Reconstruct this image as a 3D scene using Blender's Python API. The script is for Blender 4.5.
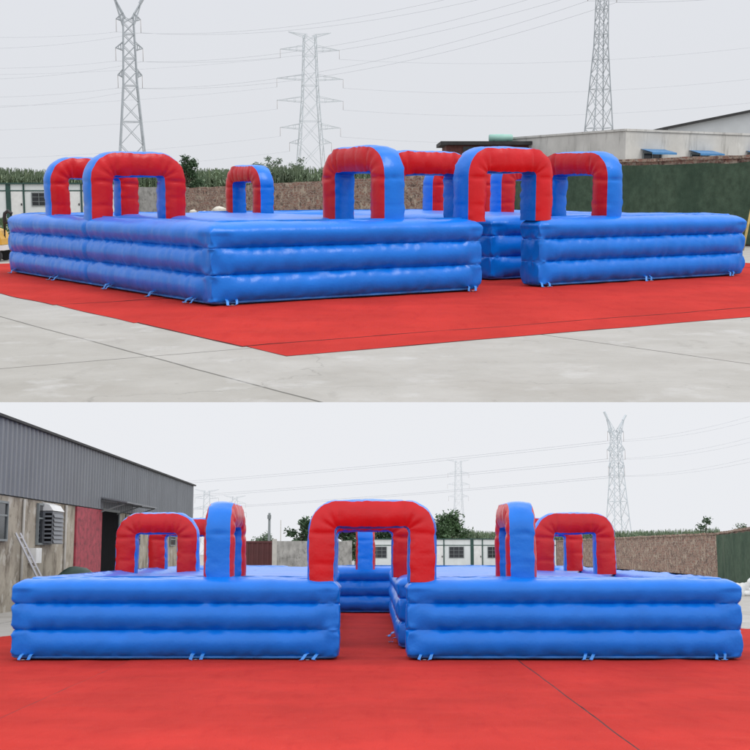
import bpy, math, random
from mathutils import Vector, Matrix, noise
random.seed(7)
PI = math.pi
S = bpy.context.scene
for o in list(bpy.data.objects): bpy.data.objects.remove(o)
C = S.collection

# ------------------------------------------------------------------ camera, world, sun, exposure
H = 1.65                      # eye height above either yard
F = 1200.0                    # focal length in photo pixels (picture 750 wide)
T1 = math.atan((375-193)/F)   # camera looks down over the upper yard
T2 = math.atan((551-375)/F)   # the lower yard falls away under the upper one
cam = bpy.data.cameras.new('camera'); cam_o = bpy.data.objects.new('camera', cam); C.objects.link(cam_o)
cam.sensor_width = 36; cam.lens = 36*F/750; cam.clip_end = 3000; cam.clip_start = .1
cam_o.location = (0, 0, H); cam_o.rotation_euler = (PI/2-T1, 0, 0)
S.camera = cam_o
SUN_EL, SUN_AZ = math.radians(52), math.radians(118)      # azimuth from +y clockwise
w = bpy.data.worlds.new('World'); S.world = w; w.use_nodes = True
nt = w.node_tree; nt.nodes.clear()
def N(nt, t, **k):
    n = nt.nodes.new(t)
    for a, b in k.items():
        if a.startswith('i_'):
            n.inputs[a[2:].replace('_', ' ')].default_value = b
        else: setattr(n, a, b)
    return n
sky = N(nt, 'ShaderNodeTexSky', sky_type='NISHITA', sun_disc=False, sun_elevation=SUN_EL, sun_rotation=SUN_AZ, dust_density=6.0, air_density=1.0)
tc = N(nt, 'ShaderNodeTexCoord'); sep = N(nt, 'ShaderNodeSeparateXYZ')
nt.links.new(tc.outputs['Generated'], sep.inputs[0])
ramp = N(nt, 'ShaderNodeValToRGB')
ce = ramp.color_ramp.elements
ce[0].position = 0.0; ce[0].color = (.75, .77, .81, 1)
ce[1].position = 1.0; ce[1].color = (1.45, 1.5, 1.6, 1)
e = ce.new(.22); e.color = (.77, .785, .83, 1)
e = ce.new(.6); e.color = (1.3, 1.33, 1.4, 1)
nt.links.new(sep.outputs['Z'], ramp.inputs[0])
sc = N(nt, 'ShaderNodeVectorMath', operation='SCALE'); sc.inputs['Scale'].default_value = 10.0
nt.links.new(ramp.outputs[0], sc.inputs[0])
mixw = N(nt, 'ShaderNodeMixRGB', blend_type='MIX'); mixw.inputs[0].default_value = .94
nt.links.new(sky.outputs[0], mixw.inputs[1]); nt.links.new(sc.outputs[0], mixw.inputs[2])
bg = N(nt, 'ShaderNodeBackground'); bg.inputs['Strength'].default_value = .1
nt.links.new(mixw.outputs[0], bg.inputs[0])
wo = N(nt, 'ShaderNodeOutputWorld'); nt.links.new(bg.outputs[0], wo.inputs[0])
sun = bpy.data.lights.new('sun', 'SUN'); sun.energy = 1.1; sun.angle = math.radians(25); sun.color = (1, .97, .92)
so = bpy.data.objects.new('sun', sun); C.objects.link(so)
sd = Vector((math.sin(SUN_AZ)*math.cos(SUN_EL), math.cos(SUN_AZ)*math.cos(SUN_EL), math.sin(SUN_EL)))
so.rotation_euler = sd.to_track_quat('Z', 'Y').to_euler(); so.location = (30, -20, 40)
S.view_settings.view_transform = 'Standard'; S.view_settings.look = 'None'
S.view_settings.exposure = .05; S.view_settings.gamma = 1; S.view_settings.use_curve_mapping = False
S.render.engine = 'CYCLES'

# ------------------------------------------------------------------ two yards, each with its own level ground
UP = Matrix.Identity(4)
LOW = Matrix.Translation((0, 0, H)) @ Matrix.Rotation(-(T1+T2), 4, 'X') @ Matrix.Translation((0, 0, -H))
CUR = UP
def at(px, py, y):
    """point of the current yard at depth y (metres) along the sight line of photo position px, py"""
    th = T1 if CUR is UP else -T2
    u, v = (px-375)/F, (375-py)/F
    d = Vector((u, math.cos(th)+v*math.sin(th), -math.sin(th)+v*math.cos(th)))
    return Vector((0, 0, H)) + d*(y/d.y)
def gp(px, py, z=0.0):
    th = T1 if CUR is UP else -T2
    u, v = (px-375)/F, (375-py)/F
    d = Vector((u, math.cos(th)+v*math.sin(th), -math.sin(th)+v*math.cos(th)))
    return Vector((0, 0, H)) + d*((z-H)/d.z)

# ------------------------------------------------------------------ mesh helpers
class MB:
    def __init__(s): s.v = []; s.f = []; s.m = []; s.smooth = []
    def add(s, vs, fs, mi=0, sm=False):
        b = len(s.v); s.v += [tuple(p) for p in vs]
        for f in fs: s.f.append([b+i for i in f]); s.m.append(mi); s.smooth.append(sm)
    def box(s, x0, x1, y0, y1, z0, z1, mi=0, M=None):
        vs = [Vector((x, y, z)) for z in (z0, z1) for y in (y0, y1) for x in (x0, x1)]
        if M: vs = [M @ p for p in vs]
        s.add(vs, [(0,2,3,1),(4,5,7,6),(0,1,5,4),(2,6,7,3),(0,4,6,2),(1,3,7,5)], mi)
    def bar(s, a, b, r, mi=0, n=4, r2=None, sm=False, cap=True):
        a, b = Vector(a), Vector(b); d = b-a
        if d.length < 1e-6: return
        q = d.to_track_quat('Z', 'Y'); r2 = r if r2 is None else r2
        vs = []
        for c, rr in ((a, r), (b, r2)):
            for k in range(n):
                t = 2*PI*k/n + PI/4
                vs.append(c + q @ Vector((rr*math.cos(t), rr*math.sin(t), 0)))
        fs = [(k, (k+1) % n, n+(k+1) % n, n+k) for k in range(n)]
        s.add(vs, fs, mi, sm)
        if cap: s.add(vs, [tuple(range(n-1, -1, -1)), tuple(range(n, 2*n))], mi)
    def tube(s, pts, r, n=6, mi=0, sm=True):
        pts = [Vector(p) for p in pts]; vs = []
        rs = r if isinstance(r, (list, tuple)) else [r]*len(pts)
        up = Vector((0, 0, 1))
        for i, p in enumerate(pts):
            d = (pts[min(i+1, len(pts)-1)]-pts[max(i-1, 0)]).normalized()
            x = d.cross(up)
            if x.length < 1e-3: x = d.cross(Vector((1, 0, 0)))
            x.normalize(); y = d.cross(x)
            for k in range(n):
                t = 2*PI*k/n; vs.append(p + (x*math.cos(t)+y*math.sin(t))*rs[i])
        fs = []
        for i in range(len(pts)-1):
            for k in range(n): fs.append((i*n+k, i*n+(k+1) % n, (i+1)*n+(k+1) % n, (i+1)*n+k))
        fs.append(tuple(range(n-1, -1, -1))); fs.append(tuple(range((len(pts)-1)*n, len(pts)*n)))
        s.add(vs, fs, mi, sm)
    def build(s, name, mats, parent=None):
        me = bpy.data.meshes.new(name); me.from_pydata(s.v, [], s.f)
        if not isinstance(mats, (list, tuple)): mats = [mats]
        for m in mats: me.materials.append(m)
        me.polygons.foreach_set('material_index', s.m); me.polygons.foreach_set('use_smooth', s.smooth)
        me.update()
        o = bpy.data.objects.new(name, me); C.objects.link(o)
        if parent: o.parent = parent
        else: o.matrix_world = CUR.copy()
        return o
def place(o, loc, rz=0.0):
    o.matrix_world = CUR @ Matrix.Translation(loc) @ Matrix.Rotation(rz, 4, 'Z'); return o
def tag(o, label, cat, group=None):
    o['label'] = label; o['category'] = cat
    if group: o['group'] = group
    return o
def thing(name, label, cat, loc=(0, 0, 0), rz=0.0, group=None):
    o = bpy.data.objects.new(name, None); C.objects.link(o); place(o, loc, rz)
    o.empty_display_size = .3
    return tag(o, label, cat, group)
def struct(name, mb, mat):
    o = mb.build(name, mat); o['kind'] = 'structure'; return o

# ------------------------------------------------------------------ materials
def mat(name, col, rough=.6, var=.12, scale=3.0, bump=0.0, bscale=40.0, spec=.5, metal=0.0, col2=None, detail=4.0, stretch=None):
    m = bpy.data.materials.new(name); m.use_nodes = True; nt = m.node_tree
    p = nt.nodes['Principled BSDF']; p.inputs['Roughness'].default_value = rough
    p.inputs['Specular IOR Level'].default_value = spec; p.inputs['Metallic'].default_value = metal
    tc = N(nt, 'ShaderNodeTexCoord'); src = tc.outputs['Object']
    if stretch:
        mp = N(nt, 'ShaderNodeMapping'); mp.inputs['Scale'].default_value = stretch
        nt.links.new(src, mp.inputs[0]); src = mp.outputs[0]
    nz = N(nt, 'ShaderNodeTexNoise'); nz.inputs['Scale'].default_value = scale; nz.inputs['Detail'].default_value = detail
    nt.links.new(src, nz.inputs['Vector'])
    r = N(nt, 'ShaderNodeValToRGB'); a, b = r.color_ramp.elements
    a.position = .3; b.position = .72
    if col2 is None:
        a.color = tuple(c*(1-var) for c in col)+(1,); b.color = tuple(min(1, c*(1+var)) for c in col)+(1,)
    else: a.color = tuple(col)+(1,); b.color = tuple(col2)+(1,)
    nt.links.new(nz.outputs['Fac'], r.inputs[0]); nt.links.new(r.outputs[0], p.inputs['Base Color'])
    if bump:
        n2 = N(nt, 'ShaderNodeTexNoise'); n2.inputs['Scale'].default_value = bscale; n2.inputs['Detail'].default_value = 5
        nt.links.new(src, n2.inputs['Vector'])
        bp = N(nt, 'ShaderNodeBump'); bp.inputs['Strength'].default_value = bump; bp.inputs['Distance'].default_value = .02
        nt.links.new(n2.outputs['Fac'], bp.inputs['Height']); nt.links.new(bp.outputs[0], p.inputs['Normal'])
    return m
def add_layer(m, col, scale, lo, hi, amount=1.0, stretch=None, detail=6.0):
    """mixes a second irregular colour (stains, dirt, repairs) over a material"""
    nt = m.node_tree; p = nt.nodes['Principled BSDF']; lk = p.inputs['Base Color'].links[0]; old = lk.from_socket
    tc = N(nt, 'ShaderNodeTexCoord'); src = tc.outputs['Object']
    if stretch:
        mp = N(nt, 'ShaderNodeMapping'); mp.inputs['Scale'].default_value = stretch
        nt.links.new(src, mp.inputs[0]); src = mp.outputs[0]
    nz = N(nt, 'ShaderNodeTexNoise'); nz.inputs['Scale'].default_value = scale; nz.inputs['Detail'].default_value = detail
    nz.inputs['Roughness'].default_value = .65
    nt.links.new(src, nz.inputs['Vector'])
    mr = N(nt, 'ShaderNodeMapRange'); mr.inputs['From Min'].default_value = lo; mr.inputs['From Max'].default_value = hi
    mr.inputs['To Max'].default_value = amount
    nt.links.new(nz.outputs['Fac'], mr.inputs[0])
    mx = N(nt, 'ShaderNodeMixRGB'); mx.inputs[2].default_value = tuple(col)+(1,)
    nt.links.new(mr.outputs[0], mx.inputs[0]); nt.links.new(old, mx.inputs[1]); nt.links.new(mx.outputs[0], p.inputs['Base Color'])
    return m

BLUE = mat('blue_vinyl', (.001, .172, .70), .29, .07, 2.0, .16, 22.0, .38)
LBLUE = mat('pale_blue_webbing', (.05, .27, .72), .5, .08, 8.0)
RED = mat('red_vinyl', (.56, .009, .014), .30, .08, 2.0, .16, 22.0, .3)
SEAM = mat('seam_thread', (.03, .09, .35), .6)
SELV = mat('carpet_selvage', (.10, .012, .012), .9, .3, 3.0)
CARPET = mat('red_carpet', (.475, .036, .028), .85, .12, .9, .5, 70.0, .05)
add_layer(CARPET, (.37, .02, .018), 5.0, .52, .72, .4, (1, .25, 1)); add_layer(CARPET, (.54, .09, .07), 12.0, .62, .72, .4)
add_layer(CARPET, (.52, .05, .036), 1.7, .56, .75, .55)
add_layer(CARPET, (.30, .022, .022), 2.6, .60, .80, .35)
add_layer(CARPET, (.5, .15, .12), 38.0, .70, .80, .35)
STEEL = mat('galvanised_steel', (.42, .45, .47), .55, .1, 2.0, metal=.2)
STEELHAZE = mat('haze_paled_steel', (.55, .59, .61), .6, .1, 2.0)  # lighter steel: distance haze is painted into the colour
WIRE = mat('aluminium_wire', (.5, .52, .55), .6, .05, 1.0)
CERAMIC = mat('insulator_ceramic', (.35, .3, .27), .4)
WHITEP = mat('white_sandwich_panel', (.66, .69, .68), .55, .06, 1.2); add_layer(WHITEP, (.45, .46, .43), .8, .55, .8, .5, (1, 1, .2))
GREENP = mat('dark_green_steel', (.018, .06, .05), .5, .15, 3.0)
GLASS = mat('window_glass', (.02, .024, .028), .15, .4, 1.5, spec=.5)
FRAME = mat('grey_window_frame', (.18, .2, .2), .5)
CONC = mat('grey_concrete_wall', (.54, .53, .50), .85, .12, 1.0, .3, 20.0, .3)
add_layer(CONC, (.22, .215, .2), 1.3, .52, .72, .7, (2.6, 2.6, .35)); add_layer(CONC, (.64, .63, .6), 2.2, .55, .8, .6)
DARKROOF = mat('dark_roof_felt', (.035, .035, .035), .8, .3, 3.0)
REDBRICKBODY = mat('red_brick_shed', (.16, .06, .05), .85, .3, 9.0)
AWN = mat('blue_sheet_awning', (.05, .2, .42), .4, .12, 3.0)
TANK = mat('mint_tank', (.28, .5, .43), .45, .1, 2.0)
NET = mat('dark_green_netting', (.064, .098, .066), .9, .25, 5.0, .4, 60.0, .1); add_layer(NET, (.032, .058, .04), .6, .45, .7, .8); add_layer(NET, (.12, .135, .10), .5, .55, .75, .5, (1, 1, .3)); add_layer(NET, (.10, .14, .10), 14.0, .62, .75, .5)
GRAVELW = mat('pale_gable_cladding', (.5, .52, .53), .5, .06, 1.0)
YELLOW = mat('yellow_paint', (.62, .35, .04), .45, .1, 3.0)
BLACKP = mat('black_rubber', (.02, .02, .022), .6, .2, 4.0)
WHITE = mat('white_paint', (.7, .7, .68), .5, .08, 3.0)
BAMBOO = mat('bamboo', (.5, .36, .12), .5, .2, 6.0)
SACK = mat('pale_woven_sack', (.62, .58, .5), .8, .2, 4.0, .4, 12.0)
BARK = mat('bark', (.09, .065, .045), .9, .3, 10.0, .5, 25.0)
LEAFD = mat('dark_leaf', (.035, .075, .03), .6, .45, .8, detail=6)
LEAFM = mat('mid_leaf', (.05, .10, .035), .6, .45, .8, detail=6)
LEAFP = mat('haze_pale_leaf', (.12, .17, .11), .7, .3, .8, detail=6)  # paler grey-green puts distance haze into the leaf colour
MAIZE = mat('hazed_maize_leaf', (.11, .155, .085), .6, .35, .35, detail=6); add_layer(MAIZE, (.17, .19, .07), 1.2, .55, .75, .7)  # base colour lifted so the crop looks hazier
CLAD = mat('grey_corrugated_steel', (.17, .18, .195), .45, .08, .6, metal=.15); add_layer(CLAD, (.12, .125, .135), .5, .5, .75, .6, (1, 3, .15))
BEIGE = mat('stained_beige_render', (.37, .33, .265), .9, .12, .7, .35, 14.0, .2)
add_layer(BEIGE, (.14, .115, .088), 1.1, .46, .64, .85, (1, 1.3, .8)); add_layer(BEIGE, (.50, .47, .41), 1.5, .54, .62, .75); add_layer(BEIGE, (.12, .10, .08), 3.5, .6, .7, .6)
CRIM = mat('crimson_door_sheet', (.33, .04, .06), .7, .3, 3.4); add_layer(CRIM, (.15, .02, .03), 3.2, .50, .62, .75, (1, 1, 1.6))
SHADEIN = mat('painted_interior_shade', (.008, .008, .009), 1.0, spec=.05)  # near-black colour stands in for the unlit depth of openings
TARP = mat('green_tarpaulin', (.03, .06, .045), .5, .3, 3.0, .5, 8.0)
ALU = mat('aluminium', (.55, .55, .55), .4, .06, 3.0, metal=.5)
MAROON = mat('maroon_container', (.09, .022, .022), .6, .15, 1.0)
POLEC = mat('concrete_post', (.48, .46, .42), .85, .12, 3.0)
ROUGHGREY = mat('rough_grey_wall', (.33, .32, .30), .9, .3, 1.6, .5, 12.0, .2); add_layer(ROUGHGREY, (.09, .09, .08), 2.2, .52, .7, .8)

def brick_mat():
    m = mat('rough_red_brick', (.2, .11, .085), .9, .2, 1.0, spec=.2); nt = m.node_tree; p = nt.nodes['Principled BSDF']
    tc = N(nt, 'ShaderNodeTexCoord'); mp = N(nt, 'ShaderNodeMapping'); mp.inputs['Rotation'].default_value = (PI/2, 0, 0)
    br = N(nt, 'ShaderNodeTexBrick'); br.inputs['Scale'].default_value = 1.0
    br.inputs['Brick Width'].default_value = .42; br.inputs['Row Height'].default_value = .15; br.inputs['Mortar Size'].default_value = .016
    br.inputs['Color1'].default_value = (.25, .125, .095, 1); br.inputs['Color2'].default_value = (.12, .068, .058, 1)
    br.inputs['Mortar'].default_value = (.30, .27, .23, 1); br.inputs['Bias'].default_value = -.1
    dz = N(nt, 'ShaderNodeTexNoise'); dz.inputs['Scale'].default_value = 3.0
    va = N(nt, 'ShaderNodeVectorMath', operation='SCALE'); va.inputs['Scale'].default_value = .45
    vb = N(nt, 'ShaderNodeVectorMath', operation='ADD')
    nt.links.new(tc.outputs['Object'], mp.inputs[0]); nt.links.new(tc.outputs['Object'], dz.inputs['Vector'])
    nt.links.new(dz.outputs['Color'], va.inputs[0]); nt.links.new(va.outputs[0], vb.inputs[0]); nt.links.new(mp.outputs[0], vb.inputs[1])
    nt.links.new(vb.outputs[0], br.inputs['Vector'])
    nz = N(nt, 'ShaderNodeTexNoise'); nz.inputs['Scale'].default_value = 3.4; nz.inputs['Detail'].default_value = 8; nz.inputs['Roughness'].default_value = .75
    nt.links.new(tc.outputs['Object'], nz.inputs['Vector'])
    mr = N(nt, 'ShaderNodeMapRange'); mr.inputs['From Min'].default_value = .42; mr.inputs['From Max'].default_value = .68
    nt.links.new(nz.outputs['Fac'], mr.inputs[0])
    mx = N(nt, 'ShaderNodeMixRGB'); mx.inputs[2].default_value = (.33, .25, .19, 1)
    nt.links.new(mr.outputs[0], mx.inputs[0]); nt.links.new(br.outputs['Color'], mx.inputs[1])
    nt.links.new(mx.outputs[0], p.inputs['Base Color'])
    bp = N(nt, 'ShaderNodeBump'); bp.inputs['Strength'].default_value = .7; bp.inputs['Distance'].default_value = .03
    nt.links.new(nz.outputs['Fac'], bp.inputs['Height']); nt.links.new(bp.outputs[0], p.inputs['Normal'])
    return m
BRICK = brick_mat(); add_layer(BRICK, (.43, .36, .28), 2.6, .53, .60, .8); add_layer(BRICK, (.06, .042, .036), 3.2, .55, .62, .75)

def yard_mat(name, rot, off, c1, c2):
    m = mat(name, c1, .8, .05, .5, spec=.25); nt = m.node_tree; p = nt.nodes['Principled BSDF']
    tc = N(nt, 'ShaderNodeTexCoord'); mp = N(nt, 'ShaderNodeMapping'); mp.vector_type = 'TEXTURE'
    mp.inputs['Rotation'].default_value = (0, 0, rot); mp.inputs['Location'].default_value = (off[0], off[1], 0)
    wz = N(nt, 'ShaderNodeTexNoise'); wz.inputs['Scale'].default_value = .9; wz.inputs['Detail'].default_value = 6
    va = N(nt, 'ShaderNodeVectorMath', operation='SCALE'); va.inputs['Scale'].default_value = .05
    vb = N(nt, 'ShaderNodeVectorMath', operation='ADD')
    br = N(nt, 'ShaderNodeTexBrick'); br.offset = 0.0; br.inputs['Scale'].default_value = 1.0
    br.inputs['Brick Width'].default_value = 4.6; br.inputs['Row Height'].default_value = 9.0
    br.inputs['Mortar Size'].default_value = .02; br.inputs['Mortar Smooth'].default_value = .4
    br.inputs['Color1'].default_value = tuple(c1)+(1,); br.inputs['Color2'].default_value = tuple(c2)+(1,)
    br.inputs['Mortar'].default_value = (.15, .145, .13, 1)
    nt.links.new(tc.outputs['Object'], mp.inputs[0]); nt.links.new(tc.outputs['Object'], wz.inputs['Vector'])
    nt.links.new(wz.outputs['Color'], va.inputs[0]); nt.links.new(va.outputs[0], vb.inputs[0]); nt.links.new(mp.outputs[0], vb.inputs[1])
    nt.links.new(vb.outputs[0], br.inputs['Vector']); 
    mul = N(nt, 'ShaderNodeMixRGB', blend_type='MULTIPLY'); mul.inputs[0].default_value = 1
    nz = N(nt, 'ShaderNodeTexNoise'); nz.inputs['Scale'].default_value = .8; nz.inputs['Detail'].default_value = 9; nz.inputs['Roughness'].default_value = .7
    nt.links.new(tc.outputs['Object'], nz.inputs['Vector'])
    r = N(nt, 'ShaderNodeValToRGB'); r.color_ramp.elements[0].position = .3; r.color_ramp.elements[1].position = .7
    r.color_ramp.elements[0].color = (.84, .83, .80, 1); r.color_ramp.elements[1].color = (1.06, 1.06, 1.05, 1)
    nt.links.new(nz.outputs['Fac'], r.inputs[0]); nt.links.new(br.outputs['Color'], mul.inputs[1]); nt.links.new(r.outputs[0], mul.inputs[2])
    nt.links.new(mul.outputs[0], p.inputs['Base Color'])
    n2 = N(nt, 'ShaderNodeTexNoise'); n2.inputs['Scale'].default_value = 35; n2.inputs['Detail'].default_value = 6
    nt.links.new(tc.outputs['Object'], n2.inputs['Vector'])
    bp = N(nt, 'ShaderNodeBump'); bp.inputs['Strength'].default_value = .25; bp.inputs['Distance'].default_value = .01
    nt.links.new(n2.outputs['Fac'], bp.inputs['Height']); nt.links.new(bp.outputs[0], p.inputs['Normal'])
    add_layer(add_layer(m, (.30, .275, .24), .28, .50, .70, .6), (.2, .19, .17), 9.0, .62, .78, .6)
    add_layer(m, (.50, .49, .47), 1.3, .56, .7, .6); add_layer(m, (.24, .225, .20), 1.9, .6, .72, .5, (1, .5, 1))
    lk = p.inputs['Base Color'].links[0]; old = lk.from_socket
    vo = N(nt, 'ShaderNodeTexVoronoi', feature='DISTANCE_TO_EDGE'); vo.inputs['Scale'].default_value = .16
    v2 = N(nt, 'ShaderNodeVectorMath', operation='SCALE'); v2.inputs['Scale'].default_value = 1.6; v3 = N(nt, 'ShaderNodeVectorMath', operation='ADD')
    nt.links.new(wz.outputs['Color'], v2.inputs[0]); nt.links.new(v2.outputs[0], v3.inputs[0]); nt.links.new(tc.outputs['Object'], v3.inputs[1]); nt.links.new(v3.outputs[0], vo.inputs['Vector'])
    mr = N(nt, 'ShaderNodeMapRange'); mr.inputs['From Min'].default_value = .0; mr.inputs['From Max'].default_value = .0022; mr.inputs['To Min'].default_value = .32; mr.inputs['To Max'].default_value = 0
    nt.links.new(vo.outputs['Distance'], mr.inputs[0]); mx = N(nt, 'ShaderNodeMixRGB'); mx.inputs[2].default_value = (.12, .115, .10, 1)
    nt.links.new(mr.outputs[0], mx.inputs[0]); nt.links.new(old, mx.inputs[1]); nt.links.new(mx.outputs[0], p.inputs['Base Color'])
    return m

# ------------------------------------------------------------------ inflatable maze
HW = 1.23
def profile(b=.104):
    """(offset outwards, z, is pale hem) from the floor up over the shoulder"""
    pr = [(-.19, .004, 1), (-.09, .028, 1), (-.100, .05, 0)]
    zs = [.05, .445, .84]
    for i in range(2):
        z0, z1 = zs[i], zs[i+1]; c = (z1-z0)/2; R = (c*c+b*b)/(2*b); n = 14
        for k in range(1, n+1):
            t = -math.cos(PI*k/n)
            pr.append((-b+(math.sqrt(max(0, R*R-(t*c)**2))-(R-b)), (z0+z1)/2+t*c, 0))
    c = .195; R = (c*c+b*b)/(2*b)
    for k in range(1, 8):
        t = -math.cos(PI/2*k/7)
        pr.append((-b+(math.sqrt(max(0, R*R-(t*c)**2))-(R-b)), .84+c+t*c, 0))
    for k in range(1, 10):
        a = PI/2*k/9
        pr.append((-.26*(1-math.cos(a)), .84+c+(HW-.012-.84-c)*math.sin(a), 0))
    return pr
PROF = profile()
SEAMS = (.05, .445, .84)
def rect(x0, x1, y0, y1): return [(x0, y0), (x1, y0), (x1, y1), (x0, y1)]
def wall_block(root, poly, thick, seed, grooves=()):
    """an inflated wall of three stacked tubes on a square-cornered outline (counter-clockwise)"""
    poly = [Vector((p[0], p[1])) for p in poly]; k = len(poly); NC = 7
    dirs = [(poly[(i+1) % k]-poly[i]).normalized() for i in range(k)]
    nrm = [Vector((d.y, -d.x)) for d in dirs]
    cnt = [max(4, int((poly[(i+1) % k]-poly[i]).length/.05)) for i in range(k)]
    flat = [.72 if (poly[(i+1) % k]-poly[i]).length < 1.6 else 0.0 for i in range(k)]   # closed tube ends are nearly flat
    convex = [poly[i] for i in range(k) if dirs[i-1].x*dirs[i].y-dirs[i-1].y*dirs[i].x > 0]
    def outline(o, r=.07):
        V = [poly[i]+(nrm[i-1]+nrm[i])*o for i in range(k)]; P = []; Q = []; W = []
        for i in range(k):
            A, B = V[i], V[(i+1) % k]; L = (B-A).length
            rr = min(r, L/2.2, (V[i]-V[i-1]).length/2.2); r1 = min(r, L/2.2, (V[(i+2) % k]-B).length/2.2)
            s0, s1 = A-dirs[i-1]*rr, A+dirs[i]*rr
            for j in range(NC):
                t = j/NC; P.append(s0*(1-t)**2+A*2*t*(1-t)+s1*t*t); Q.append((nrm[i-1]*(1-t)+nrm[i]*t).normalized()); W.append(flat[i-1]*(1-t)+flat[i]*t)
            e1 = B-dirs[i]*r1
            for j in range(cnt[i]): P.append(s1.lerp(e1, j/cnt[i])); Q.append(nrm[i]); W.append(flat[i])
        return P, Q, W
    mb = MB(); rings = []; so = Vector((seed*7.3, seed*3.1, seed*1.7))
    plist = [(o, z, h, 0) for o, z, h in PROF]; dmax = thick/2-.03
    for q in (.62, .75, .88, 1.0):
        d = max(.27, dmax*q)
        plist.append((-d, HW-.012+.02*math.sin(min(1, (d-.26)/max(.05, dmax-.26))*PI/2), 0, 1))
    for (o, z, hem, top) in plist:
        P, Q, W = outline(o); n = len(P); ring = []
        ds = min(abs(z-s) for s in SEAMS); puck = math.exp(-ds/.07) if not top else 0
        for (p, q2, fl) in zip(P, Q, W):
            x, y = p; ed = min((p-c).length for c in convex) if convex else 9
            q = Vector((x, y, z*.6))+so; g = math.exp(-ed/.25)
            w1 = noise.noise(q*1.6)*.024
            w2 = noise.noise(Vector((x*8, y*8, z*2.0))+so)*(.005+.030*puck+.018*g)
            w3 = noise.noise(Vector((x*19, y*19, z*4))+so)*(.003+.018*puck+.012*g)
            dsp = w1+w2+w3
            if hem: dsp *= .3
            for (ax, pos) in grooves:
                gd = abs((x if ax == 0 else y)-pos)
                if gd < .3 and not hem: dsp -= .045*math.exp(-gd/.035)
            if top:
                zz = z+w1*.8+noise.noise(Vector((x*5, y*5, 0))+so)*.012+noise.noise(Vector((x*13, y*13, 3))+so)*.005
                ring.append((x, y, zz))
            else:
                kz = max(0, min(1, (z-1.03)/.19))
                if not hem and z < 1.05: dsp += (-.05-o)*max(fl, .95*math.exp(-(ed/.34)**3))
                elif not hem: dsp += -.045*math.exp(-(ed/.24)**2)
                ring.append((x+q2.x*dsp*(1-kz), y+q2.y*dsp*(1-kz), z+((w1*.8+w2)*kz-.05*g*kz if z > .9 else 0)))
        rings.append(ring)
    n = len(rings[0]); vs = [p for r in rings for p in r]; f0 = []; f1 = []
    dup = {}
    for i, (o, z, hem, top) in enumerate(plist):
        if not hem and any(abs(z-sz) < 1e-4 for sz in SEAMS[1:]): dup[i] = len(vs); vs += rings[i]
    for i in range(len(rings)-1):
        bi = dup.get(i, i*n)
        for j in range(n):
            q = (bi+j, bi+(j+1) % n, (i+1)*n+(j+1) % n, (i+1)*n+j)
            (f1 if i < 2 else f0).append(q)
    b = len(mb.v); mb.add(vs, f0+[tuple(range((len(rings)-1)*n, len(rings)*n))], 0, True)
    for f in f1: mb.f.append([b+i for i in f]); mb.m.append(1); mb.smooth.append(True)
    return mb.build('wall_block', [BLUE, LBLUE], root)

RING = mat('steel_ring', (.25, .25, .26), .35, .1, 5.0, metal=.8)
def anchor_strap(blk, x, y, ax):
    """a pair of short webbing tabs sewn to the hem, each hanging its own way, with a steel ring; ax is the outward direction"""
    rnd = random.Random(int(x*97+y*31)); mb = MB(); ax = Vector(ax); tx = Vector((-ax.y, ax.x, 0)); tips = []
    for k in (-.075, .06):
        k += rnd.uniform(-.02, .02); lean = rnd.uniform(.02, .11); ln = rnd.uniform(.07, .13)
        p0 = Vector((x, y, .10))+tx*k-ax*.02; p1 = Vector((x, y, .012))+tx*(k-lean)+ax*ln
        mid = (p0+p1)/2+ax*rnd.uniform(.02, .05)+Vector((0, 0, rnd.uniform(.0, .03)))
        wv = tx*rnd.uniform(.018, .026)+Vector((0, 0, rnd.uniform(-.008, .008))); up = Vector((0, 0, .006))
        p2 = p1+ax*rnd.uniform(.02, .05)-tx*rnd.uniform(-.03, .04)
        vs = []
        for p in (p0, mid, p1, p2): vs += [p-wv, p+wv, p+wv+up, p-wv+up]
        fs = []
        for i in range(3):
            for j in range(4): fs.append((i*4+j, i*4+(j+1) % 4, i*4+4+(j+1) % 4, i*4+4+j))
        fs += [(3, 2, 1, 0), (12, 13, 14, 15)]
        mb.add(vs, fs, 0); tips.append(p2)
    c = (tips[0]+tips[1])/2+ax*.01; c.z = .016
    mb.tube([c+tx*.03*math.cos(t*PI/6)+ax*.025*math.sin(t*PI/6) for t in range(13)], .005, 5, 1)
    return mb.build('anchor_strap', [LBLUE, RING], blk)

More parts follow.
